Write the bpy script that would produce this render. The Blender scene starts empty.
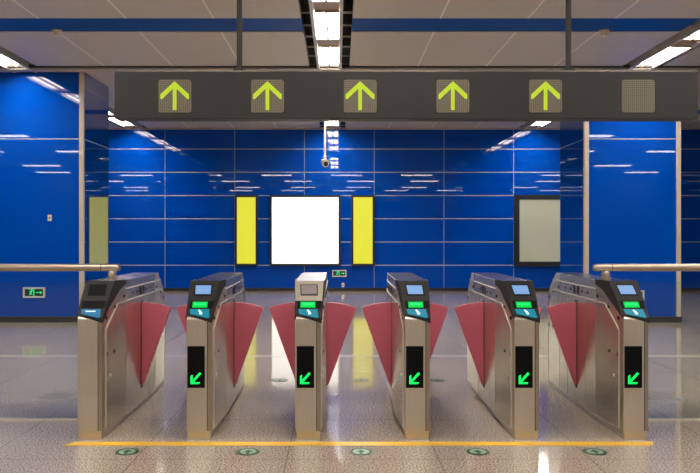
import bpy, math, random
from mathutils import Vector
random.seed(4)
C = bpy.context.scene.collection
S = bpy.context.scene

# ------------------------------------------------------------ camera, world, exposure
EYE = 1.319
F = 718.5
cam = bpy.data.cameras.new('camera'); camo = bpy.data.objects.new('camera', cam); C.objects.link(camo)
camo.location = (0, 0, EYE); camo.rotation_euler = (math.radians(90), 0, 0)
cam.sensor_width = 36; cam.lens = 36 * F / 700
cam.shift_x = 12 / 700; cam.shift_y = -2.5 / 700
cam.clip_start = .05
S.camera = camo
w = bpy.data.worlds.new('world'); S.world = w; w.use_nodes = True
w.node_tree.nodes['Background'].inputs[0].default_value = (.75, .8, .9, 1)
w.node_tree.nodes['Background'].inputs[1].default_value = .2
S.view_settings.view_transform = 'Standard'; S.view_settings.look = 'None'
S.view_settings.gamma = 1; S.view_settings.use_curve_mapping = False
S.view_settings.exposure = 0.0
LAMP = 52.0
LAMP_CROSS = 31.0
POSTER = 1.0

# ------------------------------------------------------------ helpers
def lin(r, g, b):
    f = lambda c: (c/255/12.92) if c/255 <= .04045 else ((c/255+.055)/1.055)**2.4
    return (f(r), f(g), f(b), 1)

M = {}
def mat(name, col, rough=.5, metal=0, coat=0, coat_r=.02, emit=None, es=1, ior=1.5, spec=.5):
    m = bpy.data.materials.new(name); m.use_nodes = True
    p = m.node_tree.nodes['Principled BSDF']
    p.inputs['Base Color'].default_value = col
    p.inputs['Roughness'].default_value = rough
    p.inputs['Metallic'].default_value = metal
    p.inputs['Coat Weight'].default_value = coat
    p.inputs['Coat Roughness'].default_value = coat_r
    p.inputs['IOR'].default_value = ior
    p.inputs['Specular IOR Level'].default_value = spec
    if emit:
        p.inputs['Emission Color'].default_value = emit
        p.inputs['Emission Strength'].default_value = es
    M[name] = m
    return m

def nodes(m):
    nt = m.node_tree
    return nt, nt.nodes['Principled BSDF'], nt.nodes.new, nt.links.new

def noise_colour(m, c1, c2, scale, detail=3, stretch=(1, 1, 1), pos=(.35, .65)):
    nt, p, N, L = nodes(m)
    tc = N('ShaderNodeTexCoord'); mp = N('ShaderNodeMapping'); mp.inputs['Scale'].default_value = stretch
    n = N('ShaderNodeTexNoise'); n.inputs['Scale'].default_value = scale; n.inputs['Detail'].default_value = detail
    r = N('ShaderNodeValToRGB')
    r.color_ramp.elements[0].color = c1; r.color_ramp.elements[1].color = c2
    r.color_ramp.elements[0].position = pos[0]; r.color_ramp.elements[1].position = pos[1]
    L(tc.outputs['Object'], mp.inputs['Vector']); L(mp.outputs[0], n.inputs['Vector'])
    L(n.outputs['Fac'], r.inputs[0]); L(r.outputs[0], p.inputs['Base Color'])
    return r

# steel, brushed vertically
def steel(name, c1, c2, rough, stretch=(60, 60, 1.2)):
    m = mat(name, c1, rough, 1.0)
    noise_colour(m, c1, c2, 4, 3, stretch)
    return m
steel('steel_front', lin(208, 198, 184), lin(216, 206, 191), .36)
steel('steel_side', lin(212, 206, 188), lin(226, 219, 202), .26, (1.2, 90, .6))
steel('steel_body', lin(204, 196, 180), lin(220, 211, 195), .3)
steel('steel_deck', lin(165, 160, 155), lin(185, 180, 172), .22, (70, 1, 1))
steel('steel_dark', lin(110, 104, 96), lin(128, 120, 110), .3)
steel('fascia_reflection', lin(142, 133, 121), lin(150, 141, 128), .5)  # grey painted in for the ceiling lamp reflected on a black fascia
mat('steel_edge', lin(205, 198, 184), .4, .3)
mat('rail_steel', lin(172, 158, 142), .34, 1)
mat('black_plastic', lin(36, 34, 32), .5, spec=.2)
mat('black_gloss', lin(12, 12, 12), .5, spec=.08)
mat('seam', lin(60, 56, 50), .6)
mat('sensor', lin(26, 22, 20), .5, spec=.2)
mat('flap', lin(196, 92, 114), .45, 0)
mat('flap_edge', lin(225, 160, 165), .45, 0)
mat('lcd', lin(40, 60, 90), .4, emit=lin(132, 172, 222), es=.9, spec=.2)
mat('lcd_reflection', lin(120, 112, 108), .15, emit=lin(120, 112, 112), es=.35)  # grey colour and weak emission stand in for a reflection on the screen
mat('green_light', lin(0, 50, 20), .5, emit=(.0, .72, .08, 1), es=1.0, spec=.1)
mat('green_bright', lin(10, 70, 35), .5, emit=(.02, 1.0, .22, 1), es=1.0, spec=.1)
mat('cyan_panel', lin(0, 50, 70), .4, emit=lin(0, 140, 165), es=.8, spec=.2)
mat('cyan_dim', lin(0, 50, 80), .4, emit=lin(0, 118, 165), es=.7, spec=.2)
mat('white_mark', lin(200, 230, 210), .4, emit=lin(200, 240, 220), es=.7)
mat('arrow_green', lin(0, 200, 80), .3, emit=(.0, .9, .12, 1), es=1.0)
mat('sign_grey', lin(44, 43, 41), .5, spec=.35)
mat('arrow_lime', lin(90, 105, 20), .5, emit=lin(188, 212, 24), es=.85)
mat('yellow_box', lin(90, 88, 30), .35, emit=lin(220, 216, 50), es=POSTER)
mat('white_box', lin(235, 238, 240), .3, emit=(1, 1, 1, 1), es=1.05)
mat('dim_box', lin(150, 150, 132), .15, emit=lin(150, 150, 130), es=.45)  # grey face with a weak even emission
mat('frame_black', lin(22, 22, 26), .35)
mat('lamp_white', (.9, .9, .88, 1), .4, emit=(1, .96, .90, 1), es=LAMP)
mat('cross_lamp_white', (.9, .9, .88, 1), .4, emit=(1, .96, .90, 1), es=LAMP_CROSS)
mat('fixture_brown', lin(150, 126, 104), .4)
mat('fixture_rail', lin(190, 184, 176), .4)
mat('void_dark', lin(40, 37, 32), .8)
mat('joint_light', lin(245, 238, 226), .5)
mat('ceiling_blue', lin(4, 74, 158), .5, spec=.12)
mat('trim_cream', lin(184, 172, 156), .4)
mat('wall_joint', lin(140, 150, 165), .5)
mat('base_black', lin(30, 28, 26), .4)
mat('neutral_wall', lin(80, 76, 72), .6)
mat('floor_yellow', lin(236, 184, 50), .4)
mat('sticker_dark', lin(30, 66, 48), .4)
mat('sticker_pale', lin(145, 180, 150), .4)
mat('exit_frame', lin(205, 200, 195), .4)
mat('exit_black', lin(10, 26, 18), .3)
mat('exit_green', lin(20, 200, 110), .4, emit=lin(30, 225, 135), es=1.0)
mat('camera_white', lin(205, 195, 180), .4)
mat('detector_cream', lin(235, 220, 180), .4)
mat('rod_grey', lin(44, 42, 40), .5, spec=.3)

# blue back-painted glass
def blue(name, refl, c1=(0, 68, 166), c2=(0, 63, 158)):
    m = mat(name, lin(*c1), .25, 0, 1.0, .015, spec=0)
    noise_colour(m, lin(*c1), lin(*c2), .6, 1)
    m.node_tree.nodes['Principled BSDF'].inputs['Coat IOR'].default_value = refl
    return m
blue('blue_glass', 1.36)
blue('blue_glass_side', 3.4)

# LED matrix: grey squares with a fine grid
m = mat('led_matrix', lin(128, 118, 100), .6)
nt, p, N, L = nodes(m)
tc = N('ShaderNodeTexCoord'); sp = N('ShaderNodeSeparateXYZ'); L(tc.outputs['Object'], sp.inputs[0])
outs = []
for ax in ('X', 'Z'):
    a = N('ShaderNodeMath'); a.operation = 'MULTIPLY'; a.inputs[1].default_value = 1/.0155; L(sp.outputs[ax], a.inputs[0])
    b = N('ShaderNodeMath'); b.operation = 'FRACT'; L(a.outputs[0], b.inputs[0])
    c = N('ShaderNodeMath'); c.operation = 'GREATER_THAN'; c.inputs[1].default_value = .28; L(b.outputs[0], c.inputs[0])
    outs.append(c)
mu = N('ShaderNodeMath'); mu.operation = 'MULTIPLY'; L(outs[0].outputs[0], mu.inputs[0]); L(outs[1].outputs[0], mu.inputs[1])
mx = N('ShaderNodeMix'); mx.data_type = 'RGBA'; mx.inputs[6].default_value = lin(80, 73, 60); mx.inputs[7].default_value = lin(124, 114, 96)
L(mu.outputs[0], mx.inputs[0]); L(mx.outputs[2], p.inputs['Base Color'])

# perforated ceiling panel
m = mat('ceiling_panel', lin(176, 166, 152), .5)
nt, p, N, L = nodes(m)
tc = N('ShaderNodeTexCoord'); sp = N('ShaderNodeSeparateXYZ'); L(tc.outputs['Object'], sp.inputs[0])
outs = []
for ax in ('X', 'Y'):
    a = N('ShaderNodeMath'); a.operation = 'MULTIPLY'; a.inputs[1].default_value = 2*math.pi/.042; L(sp.outputs[ax], a.inputs[0])
    b = N('ShaderNodeMath'); b.operation = 'SINE'; L(a.outputs[0], b.inputs[0]); outs.append(b)
mu = N('ShaderNodeMath'); mu.operation = 'MULTIPLY'; L(outs[0].outputs[0], mu.inputs[0]); L(outs[1].outputs[0], mu.inputs[1])
g = N('ShaderNodeMath'); g.operation = 'GREATER_THAN'; g.inputs[1].default_value = .3; L(mu.outputs[0], g.inputs[0])
mx = N('ShaderNodeMix'); mx.data_type = 'RGBA'; mx.inputs[6].default_value = lin(210, 203, 193); mx.inputs[7].default_value = lin(164, 157, 148)
L(g.outputs[0], mx.inputs[0]); L(mx.outputs[2], p.inputs['Base Color'])

# granite floor, polished, with faint tile joints and a pale band
m = mat('granite', lin(150, 142, 136), .07, ior=1.48)
nt, p, N, L = nodes(m)
tc = N('ShaderNodeTexCoord')
n1 = N('ShaderNodeTexNoise'); n1.inputs['Scale'].default_value = 95; n1.inputs['Detail'].default_value = 4; n1.inputs['Roughness'].default_value = .7
r1 = N('ShaderNodeValToRGB')
e = r1.color_ramp.elements
e[0].position = .36; e[0].color = lin(80, 71, 62); e[1].position = .62; e[1].color = lin(216, 201, 184)
e2 = e.new(.46); e2.color = lin(150, 136, 121)
L(tc.outputs['Object'], n1.inputs['Vector']); L(n1.outputs['Fac'], r1.inputs[0])
n2 = N('ShaderNodeTexNoise'); n2.inputs['Scale'].default_value = .5; n2.inputs['Detail'].default_value = 3
L(tc.outputs['Object'], n2.inputs['Vector'])
r2 = N('ShaderNodeValToRGB'); r2.color_ramp.elements[0].color = (.86, .86, .86, 1); r2.color_ramp.elements[1].color = (1.06, 1.06, 1.06, 1)
L(n2.outputs['Fac'], r2.inputs[0])
mm = N('ShaderNodeMix'); mm.data_type = 'RGBA'; mm.blend_type = 'MULTIPLY'; mm.inputs[0].default_value = 1
L(r1.outputs[0], mm.inputs[6]); L(r2.outputs[0], mm.inputs[7])
br = N('ShaderNodeTexBrick'); br.offset = 0; br.inputs['Scale'].default_value = 1
br.inputs['Brick Width'].default_value = .89; br.inputs['Row Height'].default_value = .89
br.inputs['Mortar Size'].default_value = .004; br.inputs['Mortar Smooth'].default_value = .2
mp = N('ShaderNodeMapping'); mp.inputs['Location'].default_value = (.30, -5.1 + .89*6, 0)
L(tc.outputs['Object'], mp.inputs['Vector']); L(mp.outputs[0], br.inputs['Vector'])
mj = N('ShaderNodeMix'); mj.data_type = 'RGBA'; mj.inputs[7].default_value = lin(92, 84, 80)
mf = N('ShaderNodeMath'); mf.operation = 'MULTIPLY'; mf.inputs[1].default_value = .6
L(br.outputs['Fac'], mf.inputs[0]); L(mf.outputs[0], mj.inputs[0]); L(mm.outputs[2], mj.inputs[6])
L(mj.outputs[2], p.inputs['Base Color'])
mat('floor_band', lin(190, 180, 168), .15)
mat('drain_metal', lin(150, 142, 142), .45, .3)

# clear glass pane: thin, straight through, with Fresnel reflection
m = bpy.data.materials.new('clear_glass'); m.use_nodes = True; nt = m.node_tree; nt.nodes.clear()
o = nt.nodes.new('ShaderNodeOutputMaterial'); t = nt.nodes.new('ShaderNodeBsdfTransparent'); g = nt.nodes.new('ShaderNodeBsdfGlossy')
t.inputs[0].default_value = (.95, .98, .97, 1); g.inputs['Roughness'].default_value = .01
fr = nt.nodes.new('ShaderNodeFresnel'); fr.inputs[0].default_value = 1.45; x = nt.nodes.new('ShaderNodeMixShader')
nt.links.new(fr.outputs[0], x.inputs[0]); nt.links.new(t.outputs[0], x.inputs[1]); nt.links.new(g.outputs[0], x.inputs[2]); nt.links.new(x.outputs[0], o.inputs[0])
M['clear_glass'] = m

class MB:
    def __init__(s): s.v = []; s.f = []; s.mi = []; s.ms = []
    def _m(s, m):
        if m not in s.ms: s.ms.append(m)
        return s.ms.index(m)
    def add(s, vs, fs, m):
        b = len(s.v); s.v += [tuple(v) for v in vs]; i = s._m(m)
        for f in fs: s.f.append([b + k for k in f]); s.mi.append(i)
    def box(s, x0, x1, y0, y1, z0, z1, m):
        vs = [(x, y, z) for x in (x0, x1) for y in (y0, y1) for z in (z0, z1)]
        s.add(vs, [(0, 1, 3, 2), (4, 6, 7, 5), (0, 4, 5, 1), (2, 3, 7, 6), (0, 2, 6, 4), (1, 5, 7, 3)], m)
    def prism(s, a, b, m):           # two matching loops of points
        n = len(a); s.add(list(a) + list(b), [list(range(n))[::-1], list(range(n, 2*n))] + [(i, (i+1) % n, n+(i+1) % n, n+i) for i in range(n)], m)
    def cyl(s, p0, p1, r0, m, r1=None, n=20):
        p0, p1 = Vector(p0), Vector(p1); r1 = r0 if r1 is None else r1
        d = (p1-p0).normalized(); u = d.orthogonal().normalized(); v = d.cross(u)
        ring = lambda p, r: [p + (u*math.cos(2*math.pi*k/n) + v*math.sin(2*math.pi*k/n))*r for k in range(n)]
        s.prism(ring(p0, r0), ring(p1, r1), m)
    def tube(s, pts, r, m, n=14):
        pts = [Vector(p) for p in pts]; rings = []; u = None
        for i, p in enumerate(pts):
            d = (pts[min(i+1, len(pts)-1)] - pts[max(i-1, 0)]).normalized()
            u = d.orthogonal().normalized() if u is None else (u - d*u.dot(d)).normalized()
            v = d.cross(u); rings.append([p + (u*math.cos(2*math.pi*k/n) + v*math.sin(2*math.pi*k/n))*r for k in range(n)])
        vs = [q for rr in rings for q in rr]; fs = []
        for i in range(len(pts)-1):
            for k in range(n): fs.append((i*n+k, i*n+(k+1) % n, (i+1)*n+(k+1) % n, (i+1)*n+k))
        fs += [list(range(n))[::-1], [(len(pts)-1)*n+k for k in range(n)]]
        s.add(vs, fs, m)
    def ball(s, c, r, m, sc=(1, 1, 1), nu=16, nv=10):
        c = Vector(c); vs = [c + Vector((0, 0, r*sc[2]))]; fs = []
        for j in range(1, nv):
            t = math.pi*j/nv
            for i in range(nu):
                a = 2*math.pi*i/nu
                vs.append(c + Vector((r*math.sin(t)*math.cos(a)*sc[0], r*math.sin(t)*math.sin(a)*sc[1], r*math.cos(t)*sc[2])))
        vs.append(c - Vector((0, 0, r*sc[2])))
        for i in range(nu):
            fs.append((0, 1+i, 1+(i+1) % nu)); e = len(vs)-1
            fs.append((e, e-nu+(i+1) % nu, e-nu+i))
            for j in range(nv-2):
                fs.append((1+j*nu+i, 1+(j+1)*nu+i, 1+(j+1)*nu+(i+1) % nu, 1+j*nu+(i+1) % nu))
        s.add(vs, fs, m)
    def build(s, name, parent=None, bevel=0, smooth=True, loc=None):
        me = bpy.data.meshes.new(name); me.from_pydata(s.v, [], s.f)
        for m in s.ms: me.materials.append(M[m])
        for p, i in zip(me.polygons, s.mi): p.material_index = i
        import bmesh
        bm = bmesh.new(); bm.from_mesh(me); bmesh.ops.recalc_face_normals(bm, faces=bm.faces); bm.to_mesh(me); bm.free()
        o = bpy.data.objects.new(name, me); C.objects.link(o)
        if parent: o.parent = parent
        if loc: o.location = loc
        if smooth:
            me.shade_smooth(); me.set_sharp_from_angle(angle=math.radians(35))
        if bevel:
            b = o.modifiers.new('bevel', 'BEVEL'); b.width = bevel; b.segments = 2; b.limit_method = 'ANGLE'; b.harden_normals = False
        return o

def one(name, fn, parent=None, **k):
    b = MB(); fn(b); return b.build(name, parent, **k)
def tag(o, label, cat, group=None, kind=None):
    o['label'] = label; o['category'] = cat
    if group: o['group'] = group
    if kind: o['kind'] = kind
    return o
def thing(name, label, cat, loc=(0, 0, 0), group=None):
    o = bpy.data.objects.new(name, None); C.objects.link(o); o.location = loc; o.empty_display_size = .1
    return tag(o, label, cat, group)
def structure(o, label=None):
    o['kind'] = 'structure'
    if label: o['label'] = label
    return o

# ------------------------------------------------------------ setting
CEIL = 3.76
BACK = 16.6
XW = 13.0
REAR = -7.0
# floor
b = MB(); b.box(-XW, XW, REAR, BACK, -.15, 0, 'granite')
b.box(-XW, XW, 7.70, 7.84, -.01, .0012, 'floor_band')
structure(b.build('floor', smooth=False), 'polished speckled granite floor with faint tile joints')

# back wall with joints
b = MB(); b.box(-XW, XW, BACK, BACK+.2, 0, 4.3, 'blue_glass')
z = .597
while z < CEIL: b.box(-XW, XW, BACK-.003, BACK+.01, z-.011, z+.011, 'wall_joint'); z += .537
k = -8
while k < 9:
    xx = -.775 + 1.611*k
    b.box(xx-.006, xx+.006, BACK-.0025, BACK+.01, .06, CEIL, 'wall_joint'); k += 1
structure(b.build('wall_back', smooth=False), 'deep blue glass panelled back wall with thin grey joints')
structure(one('baseboard_back', lambda b: b.box(-XW, XW, BACK-.02, BACK, 0, .075, 'base_black'), smooth=False))
structure(one('wall_left', lambda b: b.box(-XW-.2, -XW, REAR, BACK, 0, 4.3, 'blue_glass'), smooth=False))
structure(one('wall_right', lambda b: b.box(XW, XW+.2, REAR, BACK, 0, 4.3, 'blue_glass'), smooth=False))

structure(one('wall_rear', lambda b: b.box(-XW, XW, REAR-.2, REAR, 0, 4.3, 'neutral_wall'), smooth=False))

# columns
def column(x0, x1, label):
    y0, y1 = 10.75, 11.93
    b = MB()
    b.box(x0, x1, y0, y1, .0, CEIL, 'blue_glass')
    for xs in (x0, x1):                                    # side faces: mirror-like glass
        sg = -1 if xs == x0 else 1
        a = [(xs, y0+.02, .06), (xs, y1, .06), (xs, y1, CEIL-.01), (xs, y0+.02, CEIL-.01)]
        b.prism(a, [(xs+sg*.012, *q[1:]) for q in a], 'blue_glass_side')
        b.box(min(xs, xs+sg*.014), max(xs, xs+sg*.014), y0, y1, 2.734, 2.746, 'wall_joint')
    b.box(x0, x1, y0-.003, y0, 2.733, 2.749, 'wall_joint')
    o = structure(b.build('column', smooth=False), label)
    structure(one('corner_trim', lambda b: b.box(x0-.02, x0+.045, y0-.025, y0+.03, 0, CEIL, 'trim_cream'), o, smooth=False))
    structure(one('corner_trim', lambda b: b.box(x1-.045, x1+.02, y0-.025, y0+.03, 0, CEIL, 'trim_cream'), o, smooth=False))
    structure(one('column_base', lambda b: b.box(x0-.035, x1+.035, y0-.03, y1+.03, 0, .085, 'base_black'), o, smooth=False))
column(-5.24, -3.82, 'blue glass clad column at the left')
column(3.70, 5.10, 'blue glass clad column at the right')

# ceiling: boards between the light troughs
PITCH = 4.55; ROWS = [-.125 + PITCH*k for k in (-1, 0, 1)]
HW = .292
b = MB()
TR0 = 6.37
edges = [-XW] + [v for r in ROWS for v in (r-HW, r+HW)] + [XW]
strips = [8.41, 14.4]
for i in range(0, len(edges), 2):
    x0, x1 = edges[i], edges[i+1]
    cuts = [TR0]
    for s_ in strips: cuts += [s_-.28, s_+.28]
    cuts += [BACK]
    for j in range(len(cuts)-1):
        if j % 2: b.box(x0, x1, cuts[j], cuts[j+1], CEIL+.012, CEIL+.1, 'ceiling_blue')
        else: b.box(x0, x1, cuts[j], cuts[j+1], CEIL, CEIL+.1, 'ceiling_panel')
    wd = (PITCH - 2*HW)/4
    for k in range(1, 4 if 0 < i < len(edges)-2 else 10):
        xs = x0 + wd*k if i else x1 - wd*k
        for j in range(0, len(cuts)-1, 2): b.box(xs-.009, xs+.009, cuts[j], cuts[j+1], CEIL-.002, CEIL+.01, 'joint_light')
b.box(-XW, XW, TR0, BACK, CEIL+.38, CEIL+.45, 'void_dark')
b.box(-XW, XW, REAR, TR0, CEIL, CEIL+.45, 'ceiling_panel')
structure(b.build('ceiling', smooth=False), 'perforated metal ceiling panels with sunken blue strips')
b = MB()
b.box(-XW, XW, 10.44, 10.50, CEIL-.012, CEIL+.02, 'void_dark')
b.box(-XW, XW, 10.50, 10.68, CEIL-.035, CEIL+.02, 'trim_cream')
b.box(-XW, XW, 10.68, 10.74, CEIL-.02, CEIL+.02, 'fixture_brown')
structure(b.build('trim_1', smooth=False), 'pale metal bulkhead strip across the ceiling')
structure(one('trim_2', lambda b: b.box(-XW, XW, BACK-.05, BACK, CEIL-.03, CEIL+.02, 'trim_cream'), smooth=False))
for i, r in enumerate(ROWS):                               # light-trough rails
    b = MB()
    for sg in (-1, 1):
        a, c = r+sg*.14, r+sg*.18
        b.box(min(a, c), max(a, c), TR0, BACK-.06, CEIL-.03, CEIL+.12, 'fixture_rail')
    yy = TR0 + .2
    while yy < BACK:                                       # hangers crossing the dark slots
        for sg in (-1, 1):
            a, c = r+sg*.18, r+sg*.292
            b.box(min(a, c), max(a, c), yy, yy+.012, CEIL+.03, CEIL+.05, 'fixture_rail')
        yy += .49
    structure(b.build('trim_%d' % (i+3), smooth=False), 'pale pair of rails along a ceiling light trough')

# ------------------------------------------------------------ ceiling lights
def lamp_unit():
    t = thing('ceiling_light', '', 'ceiling light', (0, 0, CEIL), 'twin tube ceiling lights in the troughs')
    b = MB()
    b.box(-.138, .138, 0, 1.47, .085, .10, 'fixture_brown')        # pan
    b.box(-.138, .138, 0, .012, -.02, .085, 'fixture_brown')
    b.box(-.138, .138, 1.17, 1.47, .0, .085, 'fixture_brown')      # end reflector
    b.build('housing', t, smooth=False)
    for sg in (-1, 1):
        one('tube_diffuser', lambda b: b.box(min(sg*.012, sg*.128), max(sg*.012, sg*.128), .03, 1.15, .02, .055, 'lamp_white'), t, smooth=False)
    one('divider', lambda b: b.box(-.012, .012, .012, 1.17, -.015, .07, 'fixture_brown'), t, smooth=False)
    for sg in (-1, 1):
        def sk(b):
            b.tube([(sg*.068 + .03*math.cos(a), 1.10 + .05*math.sin(a), .008) for a in [math.pi*(1+k/8) for k in range(9)]], .010, 'fixture_brown', 6)
        one('tube_clip', sk, t)
    return t
lp = lamp_unit()
ORD = ['first', 'second', 'third', 'fourth', 'fifth', 'sixth', 'seventh', 'eighth', 'ninth', 'tenth', 'eleventh', 'twelfth', 'thirteenth', 'fourteenth', 'fifteenth', 'sixteenth']
RN = ['left', 'centre', 'right']
first = True
for i, r in enumerate(ROWS):
    k = 0
    for y in (15.0, 13.53, 12.06, 9.32, 7.85, 6.38):
        if first: t = lp; first = False
        else:
            t = lp.copy(); C.objects.link(t)
            for ch in list(lp.children):
                c = ch.copy(); C.objects.link(c); c.parent = t
        t.location = (r, y, CEIL)
        t['label'] = 'twin tube ceiling light, %s from the back wall in the %s trough' % (ORD[k], RN[i])
        k += 1
# crosswise lights over and behind the viewpoint
def cross_lamp():
    t = thing('ceiling_panel_light', 'crosswise ceiling light over the hall on the near side of the gates', 'ceiling light', (0, 0, CEIL), 'crosswise ceiling lights on the near side')
    one('housing', lambda b: b.box(-.65, .65, -.17, .17, -.05, 0, 'fixture_rail'), t, smooth=False)
    one('diffuser', lambda b: b.box(-.62, .62, -.15, .15, -.062, -.05, 'cross_lamp_white'), t, smooth=False)
    return t
cl = cross_lamp(); first = True
for y in (4.0, .7, -3.6, -6.3):
    for k in range(-4, 5):
        if first: t = cl; first = False
        else:
            t = cl.copy(); C.objects.link(t)
            for ch in list(cl.children):
                c = ch.copy(); C.objects.link(c); c.parent = t
        t.location = (.35 + 2.85*k + (.7 if y in (.7, -3.6) else 0), y, CEIL)

# ------------------------------------------------------------ wall light boxes
def lightbox(x0, x1, z0, z1, face, label, cat, fr=.05):
    t = thing('light_box', label, cat, ((x0+x1)/2, BACK-.08, z0), 'light boxes on the back wall')
    hx = (x1-x0)/2; h = z1-z0
    b = MB()
    b.box(-hx, -hx+fr, 0, .077, 0, h, 'frame_black'); b.box(hx-fr, hx, 0, .077, 0, h, 'frame_black')
    b.box(-hx+fr, hx-fr, 0, .077, 0, fr, 'frame_black'); b.box(-hx+fr, hx-fr, 0, .077, h-fr, h, 'frame_black')
    b.build('frame', t, smooth=False)
    one('poster_panel', lambda b: b.box(-hx+fr, hx-fr, .02, .07, fr, h-fr, face), t, smooth=False)
lightbox(-1.57, .06, .585, 2.215, 'white_box', 'large blank white light box in the middle of the back wall', 'light box')
lightbox(-2.375, -1.845, .585, 2.215, 'yellow_box', 'narrow yellow light box left of the white one', 'light box')
lightbox(.305, .845, .585, 2.215, 'yellow_box', 'narrow yellow light box right of the white one', 'light box')
lightbox(4.065, 5.695, .575, 2.22, 'dim_box', 'dim grey light box half hidden by the right column', 'light box', .11)

# exit signs
def exit_sign(x, y, z, label, wd=.325, h=.155):
    t = thing('exit_sign', label, 'exit sign', (x, y, z), 'low green exit signs')
    f = .024
    b = MB()
    b.box(-wd/2, wd/2, -.03, 0, -h/2, -h/2+f, 'exit_frame'); b.box(-wd/2, wd/2, -.03, 0, h/2-f, h/2, 'exit_frame')
    b.box(-wd/2, -wd/2+f, -.03, 0, -h/2+f, h/2-f, 'exit_frame'); b.box(wd/2-f, wd/2, -.03, 0, -h/2+f, h/2-f, 'exit_frame')
    b.build('frame', t, smooth=False)
    one('sign_face', lambda b: b.box(-wd/2+f, wd/2-f, -.02, 0, -h/2+f, h/2-f, 'exit_black'), t, smooth=False)
    b = MB()
    g = 'exit_green'; Y0, Y1 = -.024, -.0205
    def q(pts): b.prism([(a, Y0, c) for a, c in pts], [(a, Y1, c) for a, c in pts], g)
    # running figure
    b.cyl((-.030, Y0, .036), (-.030, Y1, .036), .010, g, n=12)
    q([(-.046, .026), (-.030, .026), (-.040, -.012), (-.056, -.008)])
    q([(-.046, -.008), (-.036, -.012), (-.020, -.030), (-.030, -.036)])
    q([(-.056, -.006), (-.046, -.012), (-.064, -.040), (-.076, -.034)])
    q([(-.034, .024), (-.030, .014), (-.010, .004), (-.010, .012)])
    q([(-.046, .026), (-.050, .016), (-.070, .006), (-.074, .014)])
    # door
    q([(-.006, -.048), (.006, -.048), (.006, .048), (-.006, .048)])
    q([(-.085, .044), (-.006, .044), (-.006, .050), (-.085, .050)])
    # arrow
    q([(.030, -.005), (.095, -.005), (.095, .007), (.030, .007)])
    q([(.120, .001), (.090, .024), (.090, -.022)])
    b.build('exit_symbol', t, smooth=False)
exit_sign(-4.54, 10.75, .445, 'green exit sign low on the left column')
exit_sign(.03, BACK, .41, 'green exit sign under the white light box on the back wall')
exit_sign(4.41, 10.75, .40, 'green exit sign low on the right column, mostly behind the rightmost gate')
t = thing('column_plate', 'small pale plate on the left column', 'switch', (-4.31, 10.75, 1.56))  # small pale box with a dark disc in the middle
one('plate', lambda b: b.box(-.03, .03, -.012, 0, -.045, .045, 'exit_frame'), t, bevel=.004)
one('plate_disc', lambda b: b.cyl((0, -.018, 0), (0, -.01, 0), .014, 'seam'), t)
t = thing('low_wall_plate', 'tiny white plate just above the baseboard below the middle exit sign', 'socket', (.115, BACK, .14))  # pale box with a dark square at its centre
one('plate', lambda b: b.box(-.03, .03, -.02, 0, -.05, .05, 'exit_frame'), t, bevel=.004)
one('plate_square', lambda b: b.box(-.012, .012, -.022, -.018, -.012, .012, 'seam'), t)

# CCTV
cy = 14.0
t = thing('security_camera', 'pale security camera hanging on a thin pole from the ceiling', 'security camera', (-.256, cy, CEIL))
one('pole', lambda b: (b.cyl((0, 0, 0), (0, 0, -.93), .022, 'camera_white'), b.cyl((0, 0, 0), (0, 0, -.02), .06, 'camera_white')), t)
one('bracket', lambda b: (b.ball((0, 0, -.94), .035, 'camera_white'), b.box(-.015, .03, -.03, .03, -1.0, -.94, 'camera_white')), t)
def body(b):
    b.cyl((-.02, .09, -1.02), (.02, -.12, -1.085), .062, 'camera_white', .068)
    b.box(-.07, .09, -.16, .08, -1.025, -1.01, 'camera_white')
one('camera_body', body, t)
one('lens', lambda b: b.cyl((.019, -.115, -1.083), (.023, -.135, -1.090), .045, 'frame_black'), t)

# smoke detectors on ceiling
for x, lab in ((-3.385, 'small cream smoke detector on the ceiling blue strip, left side'), (3.205, 'small cream smoke detector on the ceiling blue strip, right side')):
    t = thing('smoke_detector', lab, 'smoke detector', (x, 8.66, CEIL), 'smoke detectors on the ceiling')
    one('mounting_base', lambda b: b.cyl((0, 0, .012), (0, 0, -.018), .060, 'detector_cream'), t)
    one('sensor_cap', lambda b: b.cyl((0, 0, -.015), (0, 0, -.055), .048, 'detector_cream', .036), t)

# ------------------------------------------------------------ hanging sign
SY = 5.41; sx0, sx1 = -1.685, 2.714; sz0, sz1 = 2.185, 2.543
t = thing('overhead_sign', 'long grey overhead sign with lime up arrows above the gates', 'sign', ((sx0+sx1)/2, SY, sz0))
hx = (sx1-sx0)/2; H = sz1-sz0
one('housing', lambda b: b.box(-hx, hx, 0, .13, 0, H, 'sign_grey'), t, bevel=.006)
one('top_cover', lambda b: b.box(-hx+.01, hx-.01, .01, .12, H, H+.012, 'steel_dark'), t)
for x in (-.75, 1.755):
    xx = x-(sx0+sx1)/2
    r_ = one('hanging_rod', lambda b: b.cyl((xx, .065, H), (xx, .065, CEIL-sz0+.02), .021, 'rod_grey'), t)
    one('rod_flange', lambda b: (b.cyl((xx, .065, H+.008), (xx, .065, H+.026), .05, 'rod_grey'), b.cyl((xx, .065, CEIL-sz0-.02), (xx, .065, CEIL-sz0), .06, 'rod_grey')), r_)
AC = [-1.2415 + .6975*k for k in range(6)]
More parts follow.
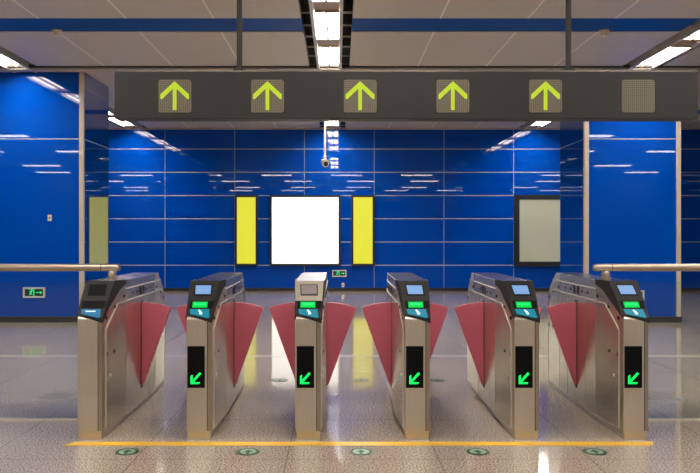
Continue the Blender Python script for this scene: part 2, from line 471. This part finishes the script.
for i, x in enumerate(AC):
    xx = x + .013 - (sx0+sx1)/2; zc = (2.482+2.230)/2 - sz0; s_ = .124
    pts = []
    rr = .02
    for cx_, cz_, a0 in ((s_-rr, s_-rr, 0), (-s_+rr, s_-rr, 90), (-s_+rr, -s_+rr, 180), (s_-rr, -s_+rr, 270)):
        for k in range(6):
            a = math.radians(a0 + 18*k); pts.append((cx_+rr*math.cos(a), cz_+rr*math.sin(a)))
    pn = MB(); pn.prism([(a, -.004, c) for a, c in pts], [(a, .01, c) for a, c in pts], 'led_matrix')
    panel = pn.build('led_panel', t, smooth=False, loc=(xx, 0, zc))
    if i < 5:
        b = MB()
        def q(pts): b.prism([(a, -.007, c) for a, c in pts], [(a, -.003, c) for a, c in pts], 'arrow_lime')
        q([(-.014, .075), (.014, .075), (.014, -.105), (-.014, -.105)])
        for sg in (-1, 1):
            q([(0, .112), (sg*.108, .013), (sg*.108, -.020), (sg*.095, -.022), (sg*.014, .056), (0, .066)])
        b.build('arrow', panel, smooth=False)
    else: panel['label'] = 'blank unlit square'

# ------------------------------------------------------------ ticket gates
GL = 1.66; W0, W1 = .080, .104; YC = GL/2
FZ, FA, FB = .775, .878, 1.0     # heights of the slanted front
YA, YB = .085, .21
def wid(y):
    y = min(y, GL-y); return W0 + (W1-W0)*min(max(y, 0)/.42, 1)
def side_poly(b, pts, sg, o0, o1, m):
    b.prism([(sg*(wid(y)+o0), y, z) for y, z in pts], [(sg*(wid(y)+o1), y, z) for y, z in pts], m)
def facP(u, v, facet, off):       # u 0..1 left to right, v 0..1 top to bottom
    (ya, za), (yb, zb) = (((YB, FB), (YA, FA)) if facet == 'A' else ((YA, FA), (0, FZ)))
    y = ya+(yb-ya)*v; z = za+(zb-za)*v
    n = Vector((0, -(za-zb), (ya-yb))).normalized()
    ww = wid(y)+.003
    return Vector((-ww + 2*ww*u, y, z)) + n*off
def fac(b, pts, facet, o0, o1, m):
    b.prism([facP(u, v, facet, o0) for u, v in pts], [facP(u, v, facet, o1) for u, v in pts], m)

def prof(sg):
    pts = [(0, .05), (0, FZ), (YA, FA), (YB, FB), (.42, FB), (GL-.42, FB), (GL-.30, FB), (GL-.10, FA), (GL, FZ), (GL, .05)]
    return [(sg*wid(y), y, z) for y, z in pts]

def make_gate(x, label, screen='lcd', reader='cyan_panel', lit=True, display=True, fascia='black_plastic', flaps=(1, 1)):
    t = thing('ticket_gate', label, 'ticket gate', (x, 4.6, 0), 'row of ticket gates')
    # body: side loops with a deck, split at the kinks
    b = MB(); L_, R_ = prof(-1), prof(1); n = len(L_)
    ms = ['steel_front', 'steel_body', 'steel_body', 'steel_deck', 'steel_deck', 'steel_deck', 'steel_body', 'steel_body', 'steel_front', 'steel_body']
    for i in range(n):
        j = (i+1) % n
        if i == n-1:
            for (p, q_) in (((0, .05), (.42, .05)), ((.42, .05), (GL-.42, .05)), ((GL-.42, .05), (GL, .05))):
                b.add([(-wid(p[0]), *p), (wid(p[0]), *p), (wid(q_[0]), *q_), (-wid(q_[0]), *q_)], [(0, 1, 2, 3)], 'steel_body')
        else: b.add([L_[i], R_[i], R_[j], L_[j]], [(0, 1, 2, 3)], ms[i])
    for sg, P in ((-1, L_), (1, R_)):
        a = (sg*W1, .42, .05); c = (sg*W1, GL-.42, .05)
        b.add(P[0:5] + [a], [(0, 1, 2, 3, 4, 5)], 'steel_body')
        b.add([a, P[4], P[5], c], [(0, 1, 2, 3)], 'steel_side')
        b.add([c] + P[5:10], [(0, 1, 2, 3, 4, 5)], 'steel_body')
    o = b.build('body', t, smooth=False)
    # weld and soften
    import bmesh
    bm = bmesh.new(); bm.from_mesh(o.data); bmesh.ops.remove_doubles(bm, verts=bm.verts, dist=.0005); bmesh.ops.recalc_face_normals(bm, faces=bm.faces); bm.to_mesh(o.data); bm.free()
    bv = o.modifiers.new('bevel', 'BEVEL'); bv.width = .004; bv.segments = 2; bv.limit_method = 'ANGLE'; bv.angle_limit = math.radians(15)
    # plinth
    one('plinth', lambda b: b.box(-W0+.006, W0-.006, .0, GL-.004, 0, .052, 'steel_front'), t, smooth=False)
    # front cover plates
    one('front_plate', lambda b: b.box(-W0+.004, .052, -.004, .002, .058, .765, 'steel_front'), t, smooth=False)
    one('front_seam', lambda b: b.box(.0515, .0565, -.0045, .001, .058, .765, 'seam'), t, smooth=False)
    one('front_edge_strip', lambda b: b.prism([(.056, -.004, .058), (W0, -.001, .058), (W0, -.001, .752), (.056, -.004, .762)], [(.056, .002, .058), (W0, .002, .058), (W0, .002, .752), (.056, .002, .762)], 'rail_steel'), t, smooth=False)
    # side panels
    for sg in (-1, 1):
        b = MB()
        side_poly(b, [(.06, .06), (.415, .06), (.415, .848), (.27, .848), (.06, .70)], sg, -.002, .003, 'steel_side')
        sp_ = b.build('side_panel', t, smooth=False)
        b = MB()
        side_poly(b, [(.055, .702), (.06, .698), (.272, .846), (.272, .852)], sg, .0, .0045, 'steel_edge')
        side_poly(b, [(.055, .06), (.060, .06), (.060, .70), (.055, .702)], sg, .0, .0045, 'steel_edge')
        side_poly(b, [(.27, .848), (.415, .848), (.415, .853), (.27, .853)], sg, .0, .0045, 'steel_edge')
        b.build('panel_edge', sp_, smooth=False)
        one('key_lock', lambda b: b.cyl((sg*(wid(.13)), .13, .39), (sg*(wid(.13)+.006), .13, .39), .011, 'steel_edge', n=12), sp_)
        b = MB()
        side_poly(b, [(.425, .06), (.62, .06), (.62, .848), (.425, .848)], sg, -.002, .003, 'steel_side')
        b.build('side_panel', t, smooth=False)
        b = MB()
        side_poly(b, [(.632, .06), (GL-.632, .06), (GL-.632, .848), (.632, .848)], sg, -.002, .002, 'steel_side')
        b.build('flap_cover', t, smooth=False)
        b = MB()
        side_poly(b, [(GL-.62, .06), (GL-.06, .06), (GL-.06, .70), (GL-.27, .848), (GL-.62, .848)], sg, -.002, .003, 'steel_side') if False else None
        side_poly(b, [(GL-.62, .06), (GL-.425, .06), (GL-.425, .848), (GL-.62, .848)], sg, -.002, .003, 'steel_side')
        side_poly(b, [(GL-.415, .06), (GL-.06, .06), (GL-.06, .70), (GL-.27, .848), (GL-.415, .848)], sg, -.002, .003, 'steel_side')
        b.build('rear_side_panel', t, smooth=False)
        b = MB()
        side_poly(b, [(.425, .862), (GL-.425, .862), (GL-.425, .934), (.425, .934)], sg, -.001, .003, 'steel_side')
        ss = b.build('sensor_strip', t, smooth=False)
        b = MB()
        for zz in (.934, .850):
            side_poly(b, [(.42, zz), (GL-.42, zz), (GL-.42, zz+.006), (.42, zz+.006)], sg, 0, .005, 'steel_edge')
            ye = GL-.20 if zz > .9 else GL-.12
            side_poly(b, [(GL-.42, zz), (ye, zz), (ye, zz+.006), (GL-.42, zz+.006)], sg, 0, .005, 'steel_edge')
        b.build('strip_edge', ss, smooth=False)
        for y in (YC-.045, YC+.04):
            one('sensor_slot', lambda b: b.box(min(sg*W1, sg*(W1+.006)), max(sg*W1, sg*(W1+.006)), y-.020, y+.020, .868, .928, 'sensor'), ss, smooth=False)
        for y, z in ((.065, .774), (.21, .832), (.39, .888), (.58, .897), (.70, .897), (.07, .54), (.20, .54)):
            for yy in (y, GL-y):
                one('sensor_dot', lambda b: b.cyl((sg*wid(yy), yy, z), (sg*(wid(yy)+.006), yy, z), .0115, 'sensor', n=12), t)
    # reader head
    hd = MB()
    LW = lambda y: -(wid(y)+.003)
    lowL = .82    # along facet B on the left side
    A = [facP(0, 0, 'A', 0), facP(1, 0, 'A', 0), facP(1, 1, 'A', 0), facP(0, 1, 'A', 0)]
    B2 = [facP(1, 1, 'B', 0), facP(0, lowL, 'B', 0)]
    low = Vector((W0+.003, -.004, .75))
    o1 = Vector((0, -.007, .006)); 
    fm = fascia
    sh = lambda P, k=1: [p + o1*k for p in P]
    hd.prism(sh(A), [p+Vector((0, .004, -.004)) for p in A], fm)
    Bq = [A[3], A[2], B2[0], low, B2[1]]
    # facet B and the diagonal lower lip
    hd.prism(sh([A[3], A[2], B2[0], B2[1]]), [p+Vector((0, .004, -.004)) for p in [A[3], A[2], B2[0], B2[1]]], 'black_plastic')
    lipo = Vector((-(W0+.003), -.004, .775+.0155))
    pA = B2[0]+o1; pB = B2[1]+o1; lo = low + Vector((0, -.006, 0))
    hd.prism([pA, lo, pB], [p+Vector((0, .012, 0)) for p in (pA, lo, pB)], 'black_plastic')
    for sg in (-1, 1):
        zb = .749 if sg > 0 else .787
        side_poly(hd, [(-.006, zb), (.105, .836), (.307, .94), (.42, .968), (.42, 1.003), (YB-.002, FB+.005), (YA-.005, FA+.005), (-.006, FZ+.003)], sg, -.003, .005, 'black_plastic')
    head = hd.build('reader_head', t, smooth=False)
    one('screen_bezel', lambda b: fac(b, [(.17, .19), (.80, .19), (.84, .75), (.20, .75)], 'A', .008, .0105, 'black_gloss' if fascia == 'black_plastic' else 'sign_grey'), head, smooth=False)
    if screen: one('screen', lambda b: fac(b, [(.21, .25), (.76, .25), (.79, .68), (.24, .68)], 'A', .0085, .0125, screen), head, smooth=False)
    one('reader_recess', lambda b: fac(b, [(.08, .0), (.97, .0), (.97, .44), (.08, .44)], 'B', .006, .0105, 'black_gloss'), head, smooth=False)
    if lit:
        one('green_light', lambda b: fac(b, [(.20, .08), (.75, .08), (.75, .40), (.20, .40)], 'B', .008, .0145, 'green_light'), head, smooth=False)
        one('green_glow_strip', lambda b: fac(b, [(.26, .16), (.69, .16), (.69, .27), (.26, .27)], 'B', .013, .0165, 'green_bright'), head, smooth=False)
    rd = one('card_reader', lambda b: fac(b, [(.12, .50), (.84, .50), (.90, .96), (.84, 1.0), (.15, .76)], 'B', .0085, .0135, reader), head, smooth=False)
    if lit:   # little hand-with-card symbol
        def hand(b):
            fac(b, [(.49, .62), (.55, .60), (.62, .78), (.56, .82), (.50, .78)], 'B', .013, .0155, 'white_mark')
            fac(b, [(.44, .56), (.50, .54), (.53, .62), (.47, .64)], 'B', .013, .0155, 'white_mark')
        one('tap_symbol', hand, rd, smooth=False)
    else:
        def txt(b):
            for k in range(7): fac(b, [(.30+.055*k, .60), (.34+.055*k, .60), (.34+.055*k, .66), (.30+.055*k, .66)], 'B', .013, .0145, 'white_mark')
        one('tap_symbol', txt, rd, smooth=False)
    # arrow display
    if display:
        dp = one('arrow_display', lambda b: b.box(-.073, .038, -.008, -.002, .335, .602, 'black_gloss'), t, smooth=False)
        b = MB(); cx_, cz_ = -.018, .398
        def q(pts): b.prism([(cx_+a, -.0115, cz_+c) for a, c in pts], [(cx_+a, -.0075, cz_+c) for a, c in pts], 'arrow_green')
        q([(-.034, -.038), (.020, -.038), (.028, -.027), (-.020, -.026)]); q([(-.034, -.038), (-.021, -.027), (-.022, .022), (-.034, .012)])
        q([(-.026, -.018), (-.016, -.028), (.034, .028), (.024, .038)])
        b.build('arrow', dp, smooth=False)
    # flaps
    for sg, on in zip((-1, 1), flaps):
        if not on: continue
        zt, zb, ext = .803, .181, .222
        R = zt-zb; p = [(0, zb), ]
        amax = math.asin(ext/R)
        arc = [(R*math.sin(amax*k/10), zb+R*math.cos(amax*k/10)-.0*k) for k in range(11)]
        x0 = W1+.003
        out = [(sg*(x0), zb)] + [(sg*(x0+a), z) for a, z in arc[::-1]]
        out.insert(1, (sg*(x0+.012), zb))
        b = MB()
        b.prism([(a, YC-.012, z) for a, z in out], [(a, YC+.012, z) for a, z in out], 'flap')
        fl = b.build('flap', t, smooth=False, bevel=.003)
    # slots the flaps slide out of
        one('flap_slot', lambda b: b.box(min(sg*(W1+.001), sg*(W1+.0045)), max(sg*(W1+.001), sg*(W1+.0045)), YC-.022, YC+.022, .16, .825, 'seam'), t, smooth=False)
    return t

GX = [-1.589 + .699*k for k in range(6)]
make_gate(GX[0], 'leftmost steel ticket gate with dark screen, handrail on its top', None, 'cyan_dim', False, False, flaps=(0, 1))
make_gate(GX[1], 'steel ticket gate second from left, green light lit')
make_gate(GX[2], 'steel ticket gate third from left with lamp reflection painted grey on upper fascia and screen', 'lcd_reflection', fascia='fascia_reflection')
make_gate(GX[3], 'steel ticket gate fourth from left, flaps on both sides')
make_gate(GX[4], 'steel ticket gate fifth from left, between fourth gate and the one with handrail')
make_gate(GX[5], 'rightmost steel ticket gate with lit screen, handrail on its top', flaps=(1, 0))

# ------------------------------------------------------------ handrails and glass
HY = 5.10; HZ = 1.081
def rail(sx, xend, xpost, xfar, side):
    t = thing('handrail', 'tubular steel handrail running %s from the %s gate' % (side, side + 'most'), 'handrail', (xpost, HY, 1.0), 'handrails beside the gates')
    L_ = lambda x: x - xpost
    one('rail_tube', lambda b: (b.cyl((L_(xend), 0, HZ-1), (L_(xfar), 0, HZ-1), .026, 'rail_steel', n=28)), t)
    one('end_cap', lambda b: (b.cyl((L_(xend)-sx*.016, 0, HZ-1), (L_(xend), 0, HZ-1), .021, 'rail_steel', .0275), None), t)
    one('rail_collar', lambda b: b.cyl((L_(xend)+sx*.11, 0, HZ-1), (L_(xend)+sx*.115, 0, HZ-1), .0275, 'seam'), t)
    one('mounting_post', lambda b: (b.cyl((0, 0, .0), (0, 0, .012), .038, 'rail_steel'), b.cyl((0, 0, .008), (0, 0, .07), .02, 'rail_steel'), b.ball((0, 0, .034), .031, 'rail_steel')), t)
rail(-1, -1.565, -1.604, -5.2, 'left')
rail(1, 1.828, 1.900, 5.2, 'right')
def glass(x0, x1, side):
    t = thing('glass_barrier', 'clear glass barrier panel under the %s handrail' % side, 'glass barrier', ((x0+x1)/2, HY, 0), 'glass barriers beside the gates')
    hx = abs(x1-x0)/2
    one('glass_pane', lambda b: b.box(-hx, hx, -.006, .006, .011, .98, 'clear_glass'), t, smooth=False)
    one('floor_channel', lambda b: b.box(-hx, hx, -.008, .008, 0, .012, 'steel_edge'), t, smooth=False)
glass(-5.2, GX[0]-W1-.012, 'left'); glass(GX[5]+W1+.012, 5.2, 'right')

# ------------------------------------------------------------ floor markings
tag(one('floor_line', lambda b: b.prism([(-1.71, 4.475, .0005), (1.965, 4.475, .0005), (1.995, 4.555, .0005), (-1.665, 4.555, .0005)], [(-1.71, 4.475, .002), (1.965, 4.475, .002), (1.995, 4.555, .002), (-1.665, 4.555, .002)], 'floor_yellow'), smooth=False),
    'yellow waiting line taped on the floor in front of the gates', 'floor line')
on = ['first', 'second', 'third', 'fourth', 'fifth']
mat('sticker_worn', lin(134, 126, 118), .3)
def sticker(x, y, label, group, pale='sticker_pale', ri=.049):
    t = thing('floor_sticker', label, 'floor sticker', (x, y, .0005), group)
    def disc(b, r, z0, z1, m): b.cyl((0, 0, z0), (0, 0, z1), r, m, n=32)
    one('border', lambda b: disc(b, .070, 0, .0015, 'sticker_dark'), t, smooth=False)
    one('inner_disc', lambda b: disc(b, ri, .001, .0022, pale), t, smooth=False)
    def q(b):
        for P in ([(-.010, -.045), (.010, -.045), (.010, .0), (-.010, .0)], [(-.032, -.006), (.032, -.006), (0, .034)]):
            b.prism([(a, c, .002) for a, c in P], [(a, c, .0028) for a, c in P], 'sticker_dark')
    one('arrow_mark', q, t, smooth=False)
for i, x in enumerate((-1.276, -.544, .139, .847, 1.555)):
    sticker(x, 4.35, 'round green arrow sticker before the gates, %s from the left' % on[i], 'round stickers in front of the gates')
for i, x in enumerate((-1.242, -.522, .208, .898, 1.588)):
    sticker(x, 6.48, 'round green sticker on the floor behind the gates, %s aisle from left' % on[i], 'round stickers behind the gates', 'sticker_worn', .060)
for x, side in ((-2.305, 'left'), (2.635, 'right')):
    t = thing('floor_drain', 'small slotted metal floor drain cover near the %s handrail' % side, 'drain', (x, 5.85, 0), 'floor drains')
    one('drain_plate', lambda b: b.box(-.12, .12, -.14, .14, .0005, .003, 'drain_metal'), t, smooth=False)
    def holes(b):
        for i in range(7):
            for j in range(8): b.box(-.102+.031*i-.0, -.102+.031*i+.018, -.12+.0315*j, -.12+.0315*j+.018, .0028, .0036, 'seam')
    one('drain_slots', holes, t, smooth=False)
